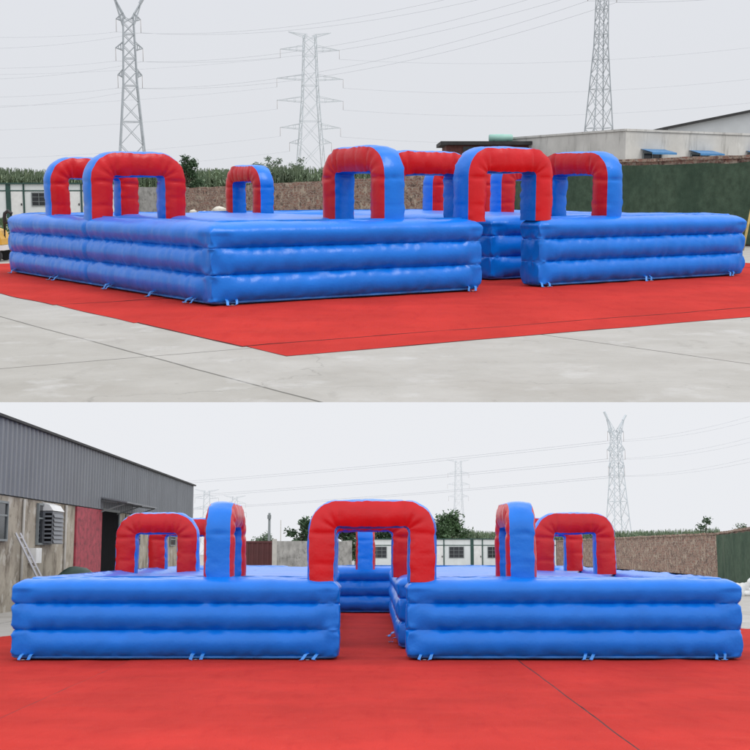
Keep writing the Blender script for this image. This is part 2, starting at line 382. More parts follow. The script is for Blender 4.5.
def arch(root, x, y, ang, W=2.0, Ha=1.21, s=.39, z=HW-.04, seed=0, depth=None):
    """square-section inflated arch; its span runs along ang"""
    dp = depth or s; r = .27; hw = (W-s)/2; zt = Ha-s/2; path = []
    nl = 22
    for k in range(nl): path.append((Vector((-hw, 0, -.03+(zt-r+.03)*k/nl)), Vector((-1, 0, 0))))
    for k in range(12):
        a = PI/2*k/12; path.append((Vector((-hw+r-r*math.cos(a), 0, zt-r+r*math.sin(a))), Vector((-math.cos(a), 0, math.sin(a)))))
    nt_ = 26
    for k in range(nt_+1): path.append((Vector((-hw+r+(2*hw-2*r)*k/nt_, 0, zt)), Vector((0, 0, 1))))
    for k in range(1, 13):
        a = PI/2*k/12; path.append((Vector((hw-r+r*math.sin(a), 0, zt-r+r*math.cos(a))), Vector((math.sin(a), 0, math.cos(a)))))
    for k in range(1, nl+1): path.append((Vector((hw, 0, (zt-r)-(zt-r+.03)*k/nl)), Vector((1, 0, 0))))
    m = 7; b = Vector((0, 1, 0)); red = MB(); blu = MB(); sd = Vector((seed*5.7, seed*2.9, seed))
    R = Matrix.Translation((x, y, z)) @ Matrix.Rotation(ang, 4, 'Z')
    # four sides: outer (blue), +b (red), inner (blue), -b (red)
    hs, hd = s/2, dp/2
    cr = [(hs, -hd), (hs, hd), (-hs, hd), (-hs, -hd)]
    arcl = 0; prev = None
    for side in range(4):
        c0, c1 = cr[side], cr[(side+1) % 4]; nx_, ny_ = [(1, 0), (0, 1), (-1, 0), (0, -1)][side]
        puff = .055 if side in (1, 3) else .035
        vs = []
        for i, (p, nv) in enumerate(path):
            # segment welds at the bends and the middle pinch the tube a little
            pin = 0
            for j, am in ((nl-1, 1), (nl+4, .6), (nl+8, .6), (nl+12, 1), (nl+12+nt_, 1), (nl+16+nt_, .6), (nl+20+nt_, .6), (nl+25+nt_, 1), (8, .35), (nl+21, .4), (nl+31, .4), (nl+42+nt_-8, .3)): pin = max(pin, am*math.exp(-abs(i-j)/.8))
            for k in range(m+1):
                t = k/m; e = min(t, 1-t)
                n_ = c0[0]+(c1[0]-c0[0])*t; b_ = c0[1]+(c1[1]-c0[1])*t
                pf = puff*(1-(2*t-1)**2)**.8*(1-.5*pin)
                n_ += nx_*pf; b_ += ny_*pf
                q = p+nv*n_+b*b_
                g = math.exp(-e/.10)
                dn = noise.noise(q*2.2+sd)*.016+noise.noise(q*11+sd)*(.003+.012*g+.016*pin)
                cw = max(0, 1-e/.17); sn, sb = (1 if n_ > 0 else -1), (1 if b_ > 0 else -1)
                q = p+nv*(n_+dn*(nx_*(1-cw)+sn*cw)) + b*(b_+dn*(ny_*(1-cw)+sb*cw))
                vs.append(R @ q)
        fs = []
        for i in range(len(path)-1):
            for k in range(m): fs.append((i*(m+1)+k, (i+1)*(m+1)+k, (i+1)*(m+1)+k+1, i*(m+1)+k+1))
        (red if side in (1, 3) else blu).add(vs, fs, 0, True)
    # pale stitched rim lines where the red and blue panels are joined on the outside
    a = red.build('arch', RED, root)
    blu.build('edge_band', BLUE, a)
    return a

def maze(label, loc, rz, blocks, arches, straps, z0=.012):
    root = thing('inflatable_maze', label, 'inflatable maze', (loc[0], loc[1], z0), rz)
    bl = [wall_block(root, b[0], b[1], i+1, b[2] if len(b) > 2 else ()) for i, b in enumerate(blocks)]
    for i, a in enumerate(arches): arch(root, *a, seed=i+1)
    for (bi, x, y, ax) in straps: anchor_strap(bl[bi], x, y, ax)
    return root

# ------------------------------------------------------------------ carpets
def carpet(poly, name, label, z=.004, wob=.05, seed=0, step=.15, group=None, lift=.012, selv=.010):
    """a cloth sheet inside a convex quad, edges slightly wavy, shallow wrinkles, with a hem going down to the ground"""
    a, b, c, d = [Vector((p[0], p[1], 0)) for p in poly]
    nu = int(max((b-a).length, (c-d).length)/step); nv = int(max((d-a).length, (c-b).length)/step)
    vs = []; sd = Vector((seed*4.1, seed*1.3, 0)); mb = MB()
    for j in range(nv+1):
        for i in range(nu+1):
            s, t = i/nu, j/nv
            p = (a*(1-s)+b*s)*(1-t)+(d*(1-s)+c*s)*t
            ed = 1 if min(s, 1-s, t, 1-t) < 1e-6 else 0
            if ed: p += Vector((noise.noise(p*.7), noise.noise(p*.7+Vector((9, 2, 4))), 0))*wob
            q = p*1.0+sd
            zz = z+lift*max(0, noise.noise(q*.55))+.016*max(0, noise.noise(Vector((q.x*.9+q.y*2.6, q.y*.5-q.x*.2, 2))))
            zz += .03*max(0, noise.noise(q*1.7+Vector((3, 1, 7)))-.25)+.018*max(0, .12-abs(noise.noise(q*.45+Vector((seed, 4, 2)))))/.12*max(0, noise.noise(q*.2))
            vs.append((p.x, p.y, zz if not ed else z+.25*(zz-z)))
    W = nu+1
    fs = [(j*W+i, j*W+i+1, (j+1)*W+i+1, (j+1)*W+i) for j in range(nv) for i in range(nu)]
    mb.add(vs, fs, 0, True)
    rim = [i for i in range(W)]+[j*W+nu for j in range(1, nv+1)]+[nv*W+i for i in range(nu-1, -1, -1)]+[j*W for j in range(nv-1, 0, -1)]
    rv = [Vector(vs[i]) for i in rim]; n = len(rim); cen = (a+b+c+d)/4; lo = []; md = []
    for i in range(n):
        t = rv[(i+1) % n]-rv[i-1]; o_ = Vector((t.y, -t.x, 0)).normalized(); hw_ = selv+.7*selv*noise.noise(rv[i]*1.3+sd)
        md.append(rv[i]+o_*hw_-Vector((0, 0, .001))); q = rv[i]+o_*(hw_+.002); lo.append(Vector((q.x, q.y, .0008)))
    mb.add(rv+md+lo, [(k, n+k, n+(k+1) % n, (k+1) % n) for k in range(n)]+[(n+k, 2*n+k, 2*n+(k+1) % n, n+(k+1) % n) for k in range(n)], 1, False)
    o = mb.build(name, [CARPET, SELV])
    return tag(o, label, 'carpet', group)

# ------------------------------------------------------------------ pylons, wires
def pylon(label, loc, rz, hgt, base, waist_z, waist, levels, arm, horns=False, mem=.11, steel=None, flat_top=False, group=None):
    steel = steel or STEEL
    root = thing('electricity_pylon', label, 'pylon', loc, rz, group); mb = MB()
    def hw(z): return base+(waist-base)*z/waist_z if z < waist_z else waist+(waist*.72-waist)*(z-waist_z)/(hgt-waist_z)
    zs = [0]; z = 0
    while z < hgt-.3:
        z += max(1.3, hw(z)*2.0); zs.append(min(z, hgt))
    if zs[-1] < hgt: zs.append(hgt)
    cs = [(-1, -1), (1, -1), (1, 1), (-1, 1)]
    for i in range(len(zs)-1):
        a, b = zs[i], zs[i+1]; ha, hb = hw(a), hw(b)
        for k in range(4):
            c, d = cs[k], cs[(k+1) % 4]
            mb.bar((c[0]*ha, c[1]*ha, a), (c[0]*hb, c[1]*hb, b), mem*(1.0 if a < waist_z else .8))
            mb.bar((c[0]*ha, c[1]*ha, a), (d[0]*hb, d[1]*hb, b), mem*.5)
            mb.bar((d[0]*ha, d[1]*ha, a), (c[0]*hb, c[1]*hb, b), mem*.5)
            if i % 2 == 1: mb.bar((c[0]*ha, c[1]*ha, a), (d[0]*ha, d[1]*ha, a), mem*.55)
    mb.build('lattice_tower', steel, root)
    for j, z in enumerate(levels):
        al = arm[j]; h = hw(z)
        for s in (-1, 1):
            A = MB(); tip = (s*al, 0, z+.25)
            for y in (-h, h):
                A.bar((s*h, y, z), tip, mem*.55); A.bar((s*h, y, z+1.1), tip, mem*.55)
                for q in (.3, .6):
                    A.bar((s*(h+(al-h)*q), y*(1-q), z+.25*q), (s*(h+(al-h)*q), y*(1-q), z+1.1+(.25-1.1)*q), mem*.4)
            A.bar((s*(h+(al-h)*.3), -h*.7, z), (s*(h+(al-h)*.3), h*.7, z), mem*.4)
            A.build('crossarm', steel, root)
        for s in (-1, 1):
            I = MB(); I.tube([(s*al, 0, z+.2), (s*al, 0, z-1.6)], .035, 5)
            I.build('insulator', CERAMIC, root)
    if horns:
        for s, hh in ((-1, 4.6), (1, 3.9)):
            A = MB(); h = hw(hgt)
            for y in (-h, h): A.bar((s*h*.6, y, hgt-.2), (s*(h+1.25), 0, hgt+hh*.62), mem*.8); A.bar((s*h*1.0, y, hgt-1.4), (s*(h+1.3), 0, hgt+hh*.62), mem*.8)
            A.bar((s*h, 0, hgt), (s*(h+1.35), 0, hgt+hh*.66), mem*1.1)
            A.bar((s*(h+1.0), 0, hgt+hh*.5), (s*(h+1.65), 0, hgt+hh*.78), .26, n=6)
            A.build('earth_wire_horn', steel, root)
    if flat_top:
        h = hw(hgt)
        for s in (-1, 1):
            A = MB()
            for y in (-h, h): A.bar((s*h*.5, y, hgt-.6), (s*flat_top, 0, hgt+.5), mem*.5); A.bar((s*h*.5, y, hgt), (s*flat_top, 0, hgt+.55), mem*.5)
            A.build('earth_wire_arm', steel, root)
    return root
def wire(a, b, sag, label, group, r=.016):
    a, b = Vector(a), Vector(b); pts = []
    for i in range(25):
        t = i/24; p = a.lerp(b, t); p.z -= sag*4*t*(1-t); pts.append(p)
    mb = MB(); mb.tube(pts, r, 4); o = mb.build('power_line', WIRE)
    return tag(o, label, 'power line', group)

# ------------------------------------------------------------------ plants
def tree(name, label, loc, hgt, rad, leaf, nleaf=2600, size=.16, group=None, trunk_r=.12, low=.25, cone=.0):
    root = thing(name, label, 'tree', loc, 0, group); rnd = random.Random(int(loc[0]*13+loc[1]*7))
    tb = MB(); top = Vector((rnd.uniform(-.1, .1)*rad, 0, hgt*.9))
    pts = [Vector((0, 0, -.05))+(top-Vector((0, 0, 0)))*t+Vector((noise.noise(Vector((t*3, loc[0], 1)))*.1*rad, noise.noise(Vector((t*3, 5, loc[1])))*.1*rad, 0)) for t in [i/8 for i in range(9)]]
    tb.tube(pts, [trunk_r*(1-.85*i/8) for i in range(9)], 7)
    tb.build('trunk', BARK, root)
    lb = MB(); cl = []
    for k in range(16):
        t = rnd.uniform(low, 1.0); a = rnd.uniform(0, 2*PI)
        rr = rad*(1-cone*t)*rnd.uniform(.45, 1.0)*(1-.55*abs(t-.5)*1.2)
        e = Vector((math.cos(a)*rr, math.sin(a)*rr, hgt*(t*.9+.06)+rnd.uniform(0, .08)*hgt))
        b = pts[min(8, int(t*7))]
        cl.append(e); lb.tube([b, b.lerp(e, .5)+Vector((0, 0, .03*hgt)), e], [trunk_r*.35, trunk_r*.22, trunk_r*.08], 5)
    lb.build('limb', BARK, root)
    cb = MB()
    for i in range(nleaf):
        c = cl[rnd.randrange(len(cl))]; q = Vector((rnd.gauss(0, 1), rnd.gauss(0, 1), rnd.gauss(0, .8)))*rad*.2
        p = c+q; 
        if p.z < hgt*low*.7: continue
        s = size*rnd.uniform(.5, 1.2); u = Vector((rnd.gauss(0, 1), rnd.gauss(0, 1), rnd.gauss(0, .7))).normalized(); v = u.cross(Vector((rnd.gauss(0, 1), rnd.gauss(0, 1), rnd.gauss(0, 1)))).normalized()
        cb.add([p-u*s, p-v*s*.42, p+u*s, p+v*s*.42], [(0, 1, 2, 3)])
    cb.build('crown', leaf, root)
    return root
def crop(label, a, b, depth, h0, n, leaf, zb=0.0, seed=1, wd=.09):
    rnd = random.Random(seed); mb = MB(); a, b = Vector(a), Vector(b); d = (b-a); nrm = Vector((-d.y, d.x, 0)).normalized()
    for i in range(n):
        t = rnd.random(); p = a+d*t+nrm*rnd.random()*depth; hh = h0*(1+.16*noise.noise(Vector((p.x*.22, p.y*.22, 3)))+rnd.uniform(-.10, .08))
        p.z = zb
        for k in range(4):
            zz = hh*rnd.uniform(.3, .95); an = rnd.uniform(0, 2*PI); u = Vector((math.cos(an), math.sin(an), 0)); v = Vector((-u.y, u.x, 0))*wd
            l = rnd.uniform(.35, .75); p0 = p+Vector((0, 0, zz-.35)); p1 = p0+u*l*.5+Vector((0, 0, .4)); p2 = p0+u*l+Vector((0, 0, rnd.uniform(.0, .35)))
            mb.add([p0-v*.6, p0+v*.6, p1+v, p1-v, p2], [(0, 1, 2, 3), (3, 2, 4)])
        mb.add([p+Vector((-.03, 0, 0)), p+Vector((.03, 0, 0)), p+Vector((.02, 0, hh)), p+Vector((-.02, 0, hh))], [(0, 1, 2, 3)])
    o = mb.build('maize_field', leaf); o['kind'] = 'stuff'; o['label'] = label; o['category'] = 'crop field'
    return o

# ------------------------------------------------------------------ walls and cabins
def wall_run(name, label, a, b, h0, h1, th, material, cat='wall', rough_top=.0, cope=None, zb=-.05, seed=0):
    """a wall from a to b in its own frame: x along the wall; front face at y = 0 (towards the viewer)"""
    a, b = Vector((a[0], a[1], 0)), Vector((b[0], b[1], 0)); L = (b-a).length; ang = math.atan2(b.y-a.y, b.x-a.x)
    root = thing(name, label, cat, a, ang); mb = MB(); n = max(2, int(L/.5)); tops = []
    for i in range(n+1):
        x = L*i/n; tops.append((x, h0+(h1-h0)*i/n+noise.noise(Vector((x*.7, seed, 1)))*rough_top+noise.noise(Vector((x*3.1, seed, 4)))*rough_top*.6))
    vs = []
    for x, z in tops: vs += [(x, 0, zb), (x, 0, z), (x, th, z), (x, th, zb)]
    fs = []
    for i in range(n): 
        for j in range(3): fs.append((i*4+j, i*4+4+j, i*4+5+j, i*4+1+j))
    fs += [(0, 1, 2, 3), (n*4+3, n*4+2, n*4+1, n*4)]
    mb.add(vs, fs); mb.build('wall_face', material, root)
    if cope:
        cb = MB(); vs = []
        for x, z in tops:
            zz = z+noise.noise(Vector((x*1.9, seed, 9)))*.03
            vs += [(x, -.06, z-.002), (x, -.06, zz+.1), (x, th+.06, zz+.1), (x, th+.06, z-.002)]
        fs = []
        for i in range(n):
            for j in range(4): fs.append((i*4+j, i*4+4+j, i*4+4+(j+1) % 4, i*4+(j+1) % 4))
        fs += [(0, 1, 2, 3), (n*4+3, n*4+2, n*4+1, n*4)]
        cb.add(vs, fs); cb.build('coping', cope, root)
    return root
def cabins(label, a, b, hgt, bay, depth=4.0, start=0.0, door_w=.24):
    """row of white panel cabins: dark green posts, a door and a window in every bay"""
    a, b = Vector((a[0], a[1], 0)), Vector((b[0], b[1], 0)); L = (b-a).length; ang = math.atan2(b.y-a.y, b.x-a.x)
    root = thing('prefab_cabin_row', label, 'prefab cabin', a, ang)
    mb = MB(); mb.box(0, L, 0, depth, -.05, hgt-.10); mb.build('wall', WHITEP, root)
    mb = MB(); mb.box(-.1, L+.1, -.12, depth+.1, hgt-.098, hgt); mb.build('roof_edge', GREENP, root)
    mb = MB(); mb.box(0, L, -.03, -.003, hgt*.76, hgt*.76+.07); mb.build('rail', GREENP, root)
    x = start
    while x < L-.2:
        for dx, ww in ((0, .30), (.27*bay, .10)):
            if 0 <= x+dx < L:
                p = MB(); p.box(x+dx-ww/2, x+dx+ww/2, -.06, .002, -.05, hgt-.1); p.build('post', GREENP, root)
        if x > 0 and x+.26*bay < L:
            d = MB(); d.box(x+.035*bay+.05, x+.245*bay, -.022, -.002, .05, hgt*.755); do = d.build('door', WHITE, root)
            hd = MB(); hd.box(x+.215*bay, x+.235*bay, -.06, -.023, hgt*.36, hgt*.42); hd.build('handle', BLACKP, do)
        if x+.44*bay > 0 and x+.82*bay < L:
            x0, x1, z0, z1 = x+.40*bay, x+.79*bay, hgt*.34, hgt*.73
            f = MB(); t = .06
            for q in ((x0, x1, z0, z0+t), (x0, x1, z1-t, z1), (x0, x0+t, z0+t, z1-t), (x1-t, x1, z0+t, z1-t)):
                f.box(q[0], q[1], -.05, -.004, q[2], q[3])
            for k in (1, 2): xx = x0+(x1-x0)*k/3; f.box(xx-.018, xx+.018, -.046, -.006, z0+t, z1-t)
            for k in (1, 2): zz = z0+(z1-z0)*k/3; f.box(x0+t, x1-t, -.044, -.008, zz-.015, zz+.015)
            fo = f.build('window', FRAME, root)
            g = MB(); g.box(x0+t, x1-t, -.006, -.003, z0+t, z1-t); g.build('pane', GLASS, fo)
        x += bay
    return root
def rubble(name, label, loc, r, hgt, n, m, cat, seed=1, sx=1.0):
    rnd = random.Random(seed); mb = MB()
    for i in range(n):
        a = rnd.uniform(0, 2*PI); q = math.sqrt(rnd.random()); px, py = math.cos(a)*q*r*sx, math.sin(a)*q*r*.6
        s = rnd.uniform(.14, .34); pz = max(.04, hgt*(1-q)*rnd.uniform(.4, 1))
        vs = []; fs = []; nu, nv = 8, 5; sd = Vector((i*3.3, seed, 1))
        for j in range(nv+1):
            th = PI*j/nv
            for k in range(nu):
                ph = 2*PI*k/nu; d = Vector((math.sin(th)*math.cos(ph), math.sin(th)*math.sin(ph), math.cos(th)))
                d2 = d*s*(1+.35*noise.noise(d*1.6+sd)); vs.append((px+d2.x*1.2, py+d2.y, pz+d2.z*.65))
        for j in range(nv):
            for k in range(nu): fs.append((j*nu+k, (j+1)*nu+k, (j+1)*nu+(k+1) % nu, j*nu+(k+1) % nu))
        mb.add(vs, fs, 0, True)
    o = mb.build(name, m); place(o, loc); return tag(o, label, cat)

# =================================================================== UPPER YARD
CUR = UP
lip = gp(375, 402.2)
ground = MB()
ground.add([(-420, lip.y, 0), (420, lip.y, 0), (420, 620, 0), (-420, 620, 0)], [(0, 1, 2, 3)])
A = gp(213, 307); UA = math.atan2(.568, .823)
# slab joints run parallel to the maze's long side
jp = gp(150, 356)
ca, sa = math.cos(UA), math.sin(UA)
struct('ground', ground, yard_mat('concrete_yard', UA, (jp.x, jp.y), (.415, .40, .375), (.36, .345, .315)))
def uv(u, v): return Vector((A.x+u*ca-v*sa, A.y+u*sa+v*ca, 0))
ug = 'red carpet strips under the corner-on maze'
for (v0, v1, v2, v3, zc_, lb_) in (
        (-5.25, -4.35, -4.75, -5.6, .005, 'narrow red carpet strip nearest the viewer on the grey concrete'),
        (-4.33, -1.45, -1.6, -4.73, .009, 'second red carpet strip, in front of the corner-on maze'),
        (-1.43, 1.6, 1.5, -1.58, .004, 'red carpet strip under the front wall of the corner-on maze'),
        (1.62, 12.5, 12.5, 1.52, .008, 'wide red carpet under the middle and back of the corner-on maze')):
    carpet([uv(-1.85, v0), uv(15.5, v3), uv(15.5, v2), uv(-1.8, v1)], 'red_carpet', lb_, seed=int(v0*3)+20, wob=.06, z=zc_, lift=.02, group=ug, selv=.005)

UB = [  # outline in the maze's own frame, thickness, weld lines
    ([(-.1, -.1), (5.07, -.1), (5.07, .5), (.5, .5), (.5, 8.55), (3.9, 8.55), (3.9, 9.2), (-.1, 9.2)], .6, ((1, 4.75),)),
    ([(6.28, -.1), (11.93, -.1), (11.93, 9.2), (3.93, 9.2), (3.93, 8.55), (11.3, 8.55), (11.3, .5), (6.28, .5)], .6),
    (rect(1.4, 4.9, 1.6, 7.7), 3.5), (rect(6.62, 9.8, 1.6, 7.7), 3.1)]
UAR = [(5.76, .24, 0, 1.90, 1.20), (5.62, 2.35, 0, 2.0, 1.19), (3.38, 1.1, PI/2, 1.86, 1.19), (8.38, 1.1, PI/2, 1.86, 1.19),
       (.91, 4.8, 0, 1.80, 1.15), (1.02, 7.15, 0, 1.80, 1.11, .37), (10.36, 4.8, 0, 1.85, 1.15), (10.3, 7.2, 0, 1.85, 1.12, .37), (5.12, 8.2, PI/2, 1.62, 1.03, .33)]
US = [(0, .3, -.02, (0, -1, 0)), (0, 4.85, -.02, (0, -1, 0)), (1, 6.5, -.02, (0, -1, 0)), (1, 9.1, -.02, (0, -1, 0)), (1, 11.5, -.02, (0, -1, 0)),
      (0, -.02, .5, (-1, 0, 0)), (0, -.02, 1.9, (-1, 0, 0)), (0, -.02, 3.7, (-1, 0, 0)), (0, -.02, 6.4, (-1, 0, 0)), (0, -.02, 8.8, (-1, 0, 0))]
maze('blue and red inflatable maze seen from its corner, brick wall and pylons behind', A, UA, UB, UAR, US)

# --- background, left: cabins, grey wall, crop, machine
p0, p1 = at(-40, 200, 80), at(122, 200, 80)
cabins('long white cabin row with green posts behind the corner-on maze', p0, p1, 2.32, 3.8, start=((65+40)/1200*80) % 3.8)
g0, g1 = at(122.5, 200, 80.5), at(186, 200, 77)
wall_run('boundary_wall', 'low plain grey wall between the white cabins and the brick wall', g0, g1, 2.05, 2.0, .3, ROUGHGREY, rough_top=.03, seed=3)
b0, b1, b2 = at(186, 200, 76.5), at(462, 200, 52.5), at(790, 200, 36.5)
wall_run('brick_wall', 'low rough brick wall running behind the corner-on maze, left of the green netting', b0, b1, 1.95, 2.5, .3, BRICK, rough_top=.05, seed=5)
nw = wall_run('brick_wall', 'tall brick wall mostly covered with dark green netting below the concrete building', b1+Vector((.05, -.05, 0)), b2, 2.70, 2.74, .3, BRICK, cope=BRICK, rough_top=.03, seed=6)
# netting sheet hung on the tall wall
def netting(label, a, b, h, off=-.10, seed=1, holes=()):
    a, b = Vector((a[0], a[1], 0)), Vector((b[0], b[1], 0)); L = (b-a).length; ang = math.atan2(b.y-a.y, b.x-a.x)
    mb = MB(); n = int(L/.25); m = 12; vs = []; vb = []
    for j in range(m+1):
        for i in range(n+1):
            x = L*i/n; z = .05+(h-.05)*j/m
            y = off+.07*noise.noise(Vector((x*.9, z*.35, seed)))+.03*noise.noise(Vector((x*3, z*.8, seed+4)))
            if j == m: z += .05*noise.noise(Vector((x*.8, 2, seed)))
            vs.append((x, y, z)); vb.append((x, y+.012, z))
    W = n+1; fs = [(j*W+i, j*W+i+1, (j+1)*W+i+1, (j+1)*W+i) for j in range(m) for i in range(n)]
    mb.add(vs, fs, 0, True); mb.add(vb, [tuple(reversed(f)) for f in fs], 0, True)
    o = mb.build('green_netting', NET); place(o, a, ang); return tag(o, label, 'netting')
netting('dark green mesh netting hung along the tall wall behind the corner-on maze', b1+Vector((.1, -.08, 0)), b2, 2.6)
crop('band of tall green maize behind the cabins and brick wall of the corner-on view', at(-60, 200, 98), at(600, 200, 92), 9, 3.4, 9000, MAIZE, seed=3, wd=.06)
tree('bushy_tree', 'dark bushy tree rising behind the near arches beside the left pylon', at(187, 193, 84)*1, 4.05, .85, LEAFD, 2400, .13)
for i, (px, top, Y, r) in enumerate([(272, 158, 125, 1.1), (297, 160, 130, 1.0), (256, 163, 120, .9)]):
    z = at(px, top, Y).z; l = at(px, 193, Y); l.z = 0
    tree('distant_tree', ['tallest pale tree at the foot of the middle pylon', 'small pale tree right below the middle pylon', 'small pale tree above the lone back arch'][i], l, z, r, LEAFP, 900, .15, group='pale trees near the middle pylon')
bt = [o for o in C.objects if o.name == 'bushy_tree'][0]; bt.matrix_world = Matrix.Translation((at(187, 193, 84).x, 84, 0))
rubble('sack_heap', 'heap of pale sacks lying at the foot of the brick wall', (at(207, 200, 66).x, 66, 0), 2.6, 1.0, 44, SACK, 'sacks', 4)
# grass strip
gb = MB(); rnd = random.Random(5)
for i in range(5000):
    x, y = rnd.uniform(-30, -12), rnd.uniform(38, 76)
    if x > -8.5-(y-38)*.28+1: continue
    an = rnd.uniform(0, PI); h = rnd.uniform(.1, .28); u = Vector((math.cos(an), math.sin(an), 0))*.07
    gb.add([Vector((x, y, 0))-u, Vector((x, y, 0))+u, Vector((x+rnd.uniform(-.1, .1), y, h))], [(0, 1, 2)])
gr = gb.build('grass', LEAFM); gr['kind'] = 'stuff'; gr['label'] = 'strip of green grass in front of the white cabins'; gr['category'] = 'grass'
# yellow service cart at the left edge (only its right end is in the photo)
ct = thing('service_cart', 'yellow service cart with black push handle at the left edge beyond the maze', 'cart', (at(-14, 200, 29.5).x, 29.5, 0))
mb = MB(); mb.box(-.8, .52, -.45, .45, .28, .40); mb.build('deck', WHITE, ct)
mb = MB()
prof = [(-.75, .41), (.46, .41), (.44, .55), (.34, .74), (.1, .84), (-.7, .84)]
vs = [(x, y, z) for y in (-.38, .38) for x, z in prof]; k = len(prof)
mb.add(vs, [tuple(range(k)), tuple(range(2*k-1, k-1, -1))]+[(i, k+i, k+(i+1) % k, (i+1) % k) for i in range(k)]); mb.build('hood', YELLOW, ct)
mb = MB(); mb.tube([(.42, 0, .25), (.42, 0, 1.0), (.44, 0, 1.16), (.52, 0, 1.22), (.6, 0, 1.16), (.6, 0, 1.05), (.53, 0, .96), (.43, 0, .93)], .045, 8); mb.build('handle', BLACKP, ct)
for x in (-.55, .3):
    for y in (-.4, .4):
        mb = MB(); mb.bar((x, y-.06, .15), (x, y+.06, .15), .15, n=16, sm=True); mb.build('wheel', BLACKP, ct)

# --- background, right: shed, concrete building, gable, pole
sh = thing('brick_shed', 'dark low brick shed with overhanging roof behind the front arches', 'shed', (at(443, 200, 62).x, 62, 0))
mb = MB(); mb.box(.15, 5.2, 0, 4, -.05, 4.05); mb.build('wall', REDBRICKBODY, sh)
mb = MB(); mb.box(-.15, 5.3, -.3, 4.2, 4.06, 4.24); mb.build('roof', DARKROOF, sh)
mb = MB(); mb.add([(-.1, -1.6, 3.0), (5.2, -1.6, 3.25), (5.2, -.003, 3.85), (-.1, -.003, 3.55), (-.1, -1.6, 2.92), (5.2, -1.6, 3.17), (5.2, -.003, 3.77), (-.1, -.003, 3.47)],
       [(0, 1, 2, 3), (7, 6, 5, 4), (0, 4, 5, 1), (1, 5, 6, 2), (2, 6, 7, 3), (3, 7, 4, 0)]); mb.build('lean_to_roof', DARKROOF, sh)
mb = MB(); mb.box(1.0, 2.2, -.05, -.003, 3.6, 3.98); mb.build('window', GLASS, sh)
tk = thing('water_tank', 'pale green cylindrical tank lying on the roof of the dark shed', 'tank', (at(488, 200, 63).x, 63, 4.245))
mb = MB(); pts = [(0, 0, .17+.0), (.02, 0, .17), (.03, 0, .17), (1.22, 0, .17), (1.25, 0, .17)]
mb.tube([(0, 0, .2), (.05, 0, .2), (.35, 0, .2), (.38, 0, .2), (.75, 0, .2), (.78, 0, .2), (1.15, 0, .2), (1.22, 0, .2)], [.15, .2, .2, .21, .21, .2, .2, .16], 16); mb.build('tank_body', TANK, tk)
for x in (.2, .9): mb = MB(); mb.box(x, x+.1, -.16, .16, 0, .06); mb.build('cradle', BLACKP, tk)

cb = at(626, 131, 55); ce1 = at(505, 139, 64); ce2 = at(790, 137, 61)
HB = cb.z
bld = thing('concrete_building', 'weathered pale concrete building with flat roof and blue window awnings above the netting', 'building', (cb.x, cb.y, 0))
def rel(p): return Vector((p.x-cb.x, p.y-cb.y, 0))
q1, q2 = rel(ce1), rel(ce2)
back = [q2+Vector((2, 10, 0)), q1+Vector((2, 12, 0))]
foot = [q1, Vector((0, 0, 0)), q2]+back
mb = MB(); k = len(foot)
mb.add([(p.x, p.y, -.05) for p in foot]+[(p.x, p.y, HB) for p in foot], [tuple(range(k, 2*k))]+[(i, (i+1) % k, k+(i+1) % k, k+i) for i in range(k)])
mb.build('wall', CONC, bld)
fx = q2.normalized(); fn = Vector((fx.y, -fx.x, 0))
def onface(t, d, z): p = fx*t+fn*d; return Vector((p.x, p.y, z))
pr = MB()
for (a_, b_) in ((q1, Vector((0, 0, 0))), (Vector((0, 0, 0)), q2)):
    d_ = (b_-a_).normalized(); n_ = Vector((d_.y, -d_.x, 0))
    v4 = [a_+n_*.05, b_+n_*.05, b_-n_*.25, a_-n_*.25]
    pr.add([(p.x, p.y, HB+.003) for p in v4]+[(p.x, p.y, HB+.10+.0*i) for i, p in enumerate(v4)], [(4, 5, 6, 7), (0, 1, 5, 4), (1, 2, 6, 5), (2, 3, 7, 6), (3, 0, 4, 7)])
pr.build('parapet', CONC, bld)
for (xa, xb, yt, yb) in ((643, 661, 152, 166), (691, 709, 152, 166), (748, 768, 151, 166)):
    def tt(px): u = (px-375)/F/1.017; return (u*cb.y-cb.x)/(fx.x-u*fx.y)
    ta, tb_ = tt(xa), tt(xb); z1 = HB-(yt-131.5)/1200*55; z0 = HB-(yb-131.5)/1200*55
    f = MB(); v = [onface(ta, .004, z0), onface(tb_, .004, z0), onface(tb_, .004, z1), onface(ta, .004, z1)]
    for (i, j) in ((0, 1), (1, 2), (2, 3), (3, 0)): f.bar(v[i]+fn*.02, v[j]+fn*.02, .045)
    f.bar((v[0]+v[1])/2+fn*.02, (v[2]+v[3])/2+fn*.02, .03); fo = f.build('window', FRAME, bld)
    g = MB(); g.add(v, [(0, 1, 2, 3)]); g.build('pane', GLASS, fo)
    aw = MB(); ta -= .14; tb_ += .24
    w1 = [onface(ta, .01, z1+.17), onface(tb_, .01, z1+.17), onface(tb_+.02, .75, z1+.0), onface(ta-.02, .75, z1+.0)]
    for (dz, rev) in ((0, 0), (-.03, 1)): aw.add([p+Vector((0, 0, dz)) for p in w1], [(3, 2, 1, 0) if rev else (0, 1, 2, 3)])
    aw.add([w1[3], w1[2], w1[2]-Vector((0, 0, .09)), w1[3]-Vector((0, 0, .09))], [(0, 1, 2, 3)])
    aw.build('awning', AWN, bld)
gb0 = at(668, 129, 88); gb1 = at(760, 110.5, 88)
gl = thing('gabled_warehouse', 'pale grey gabled warehouse end rising behind the concrete building at right', 'warehouse', (gb0.x, 88, 0))
L = gb1.x-gb0.x; z0, z1 = gb0.z, gb1.z
mb = MB(); pl = [(0, z0-.6), (2*L, z0-.6), (2*L, z0), (L, z1), (0, z0)]; pl = [(0, -.05), (2*L, -.05), (2*L, z0), (L, z1), (0, z0)]
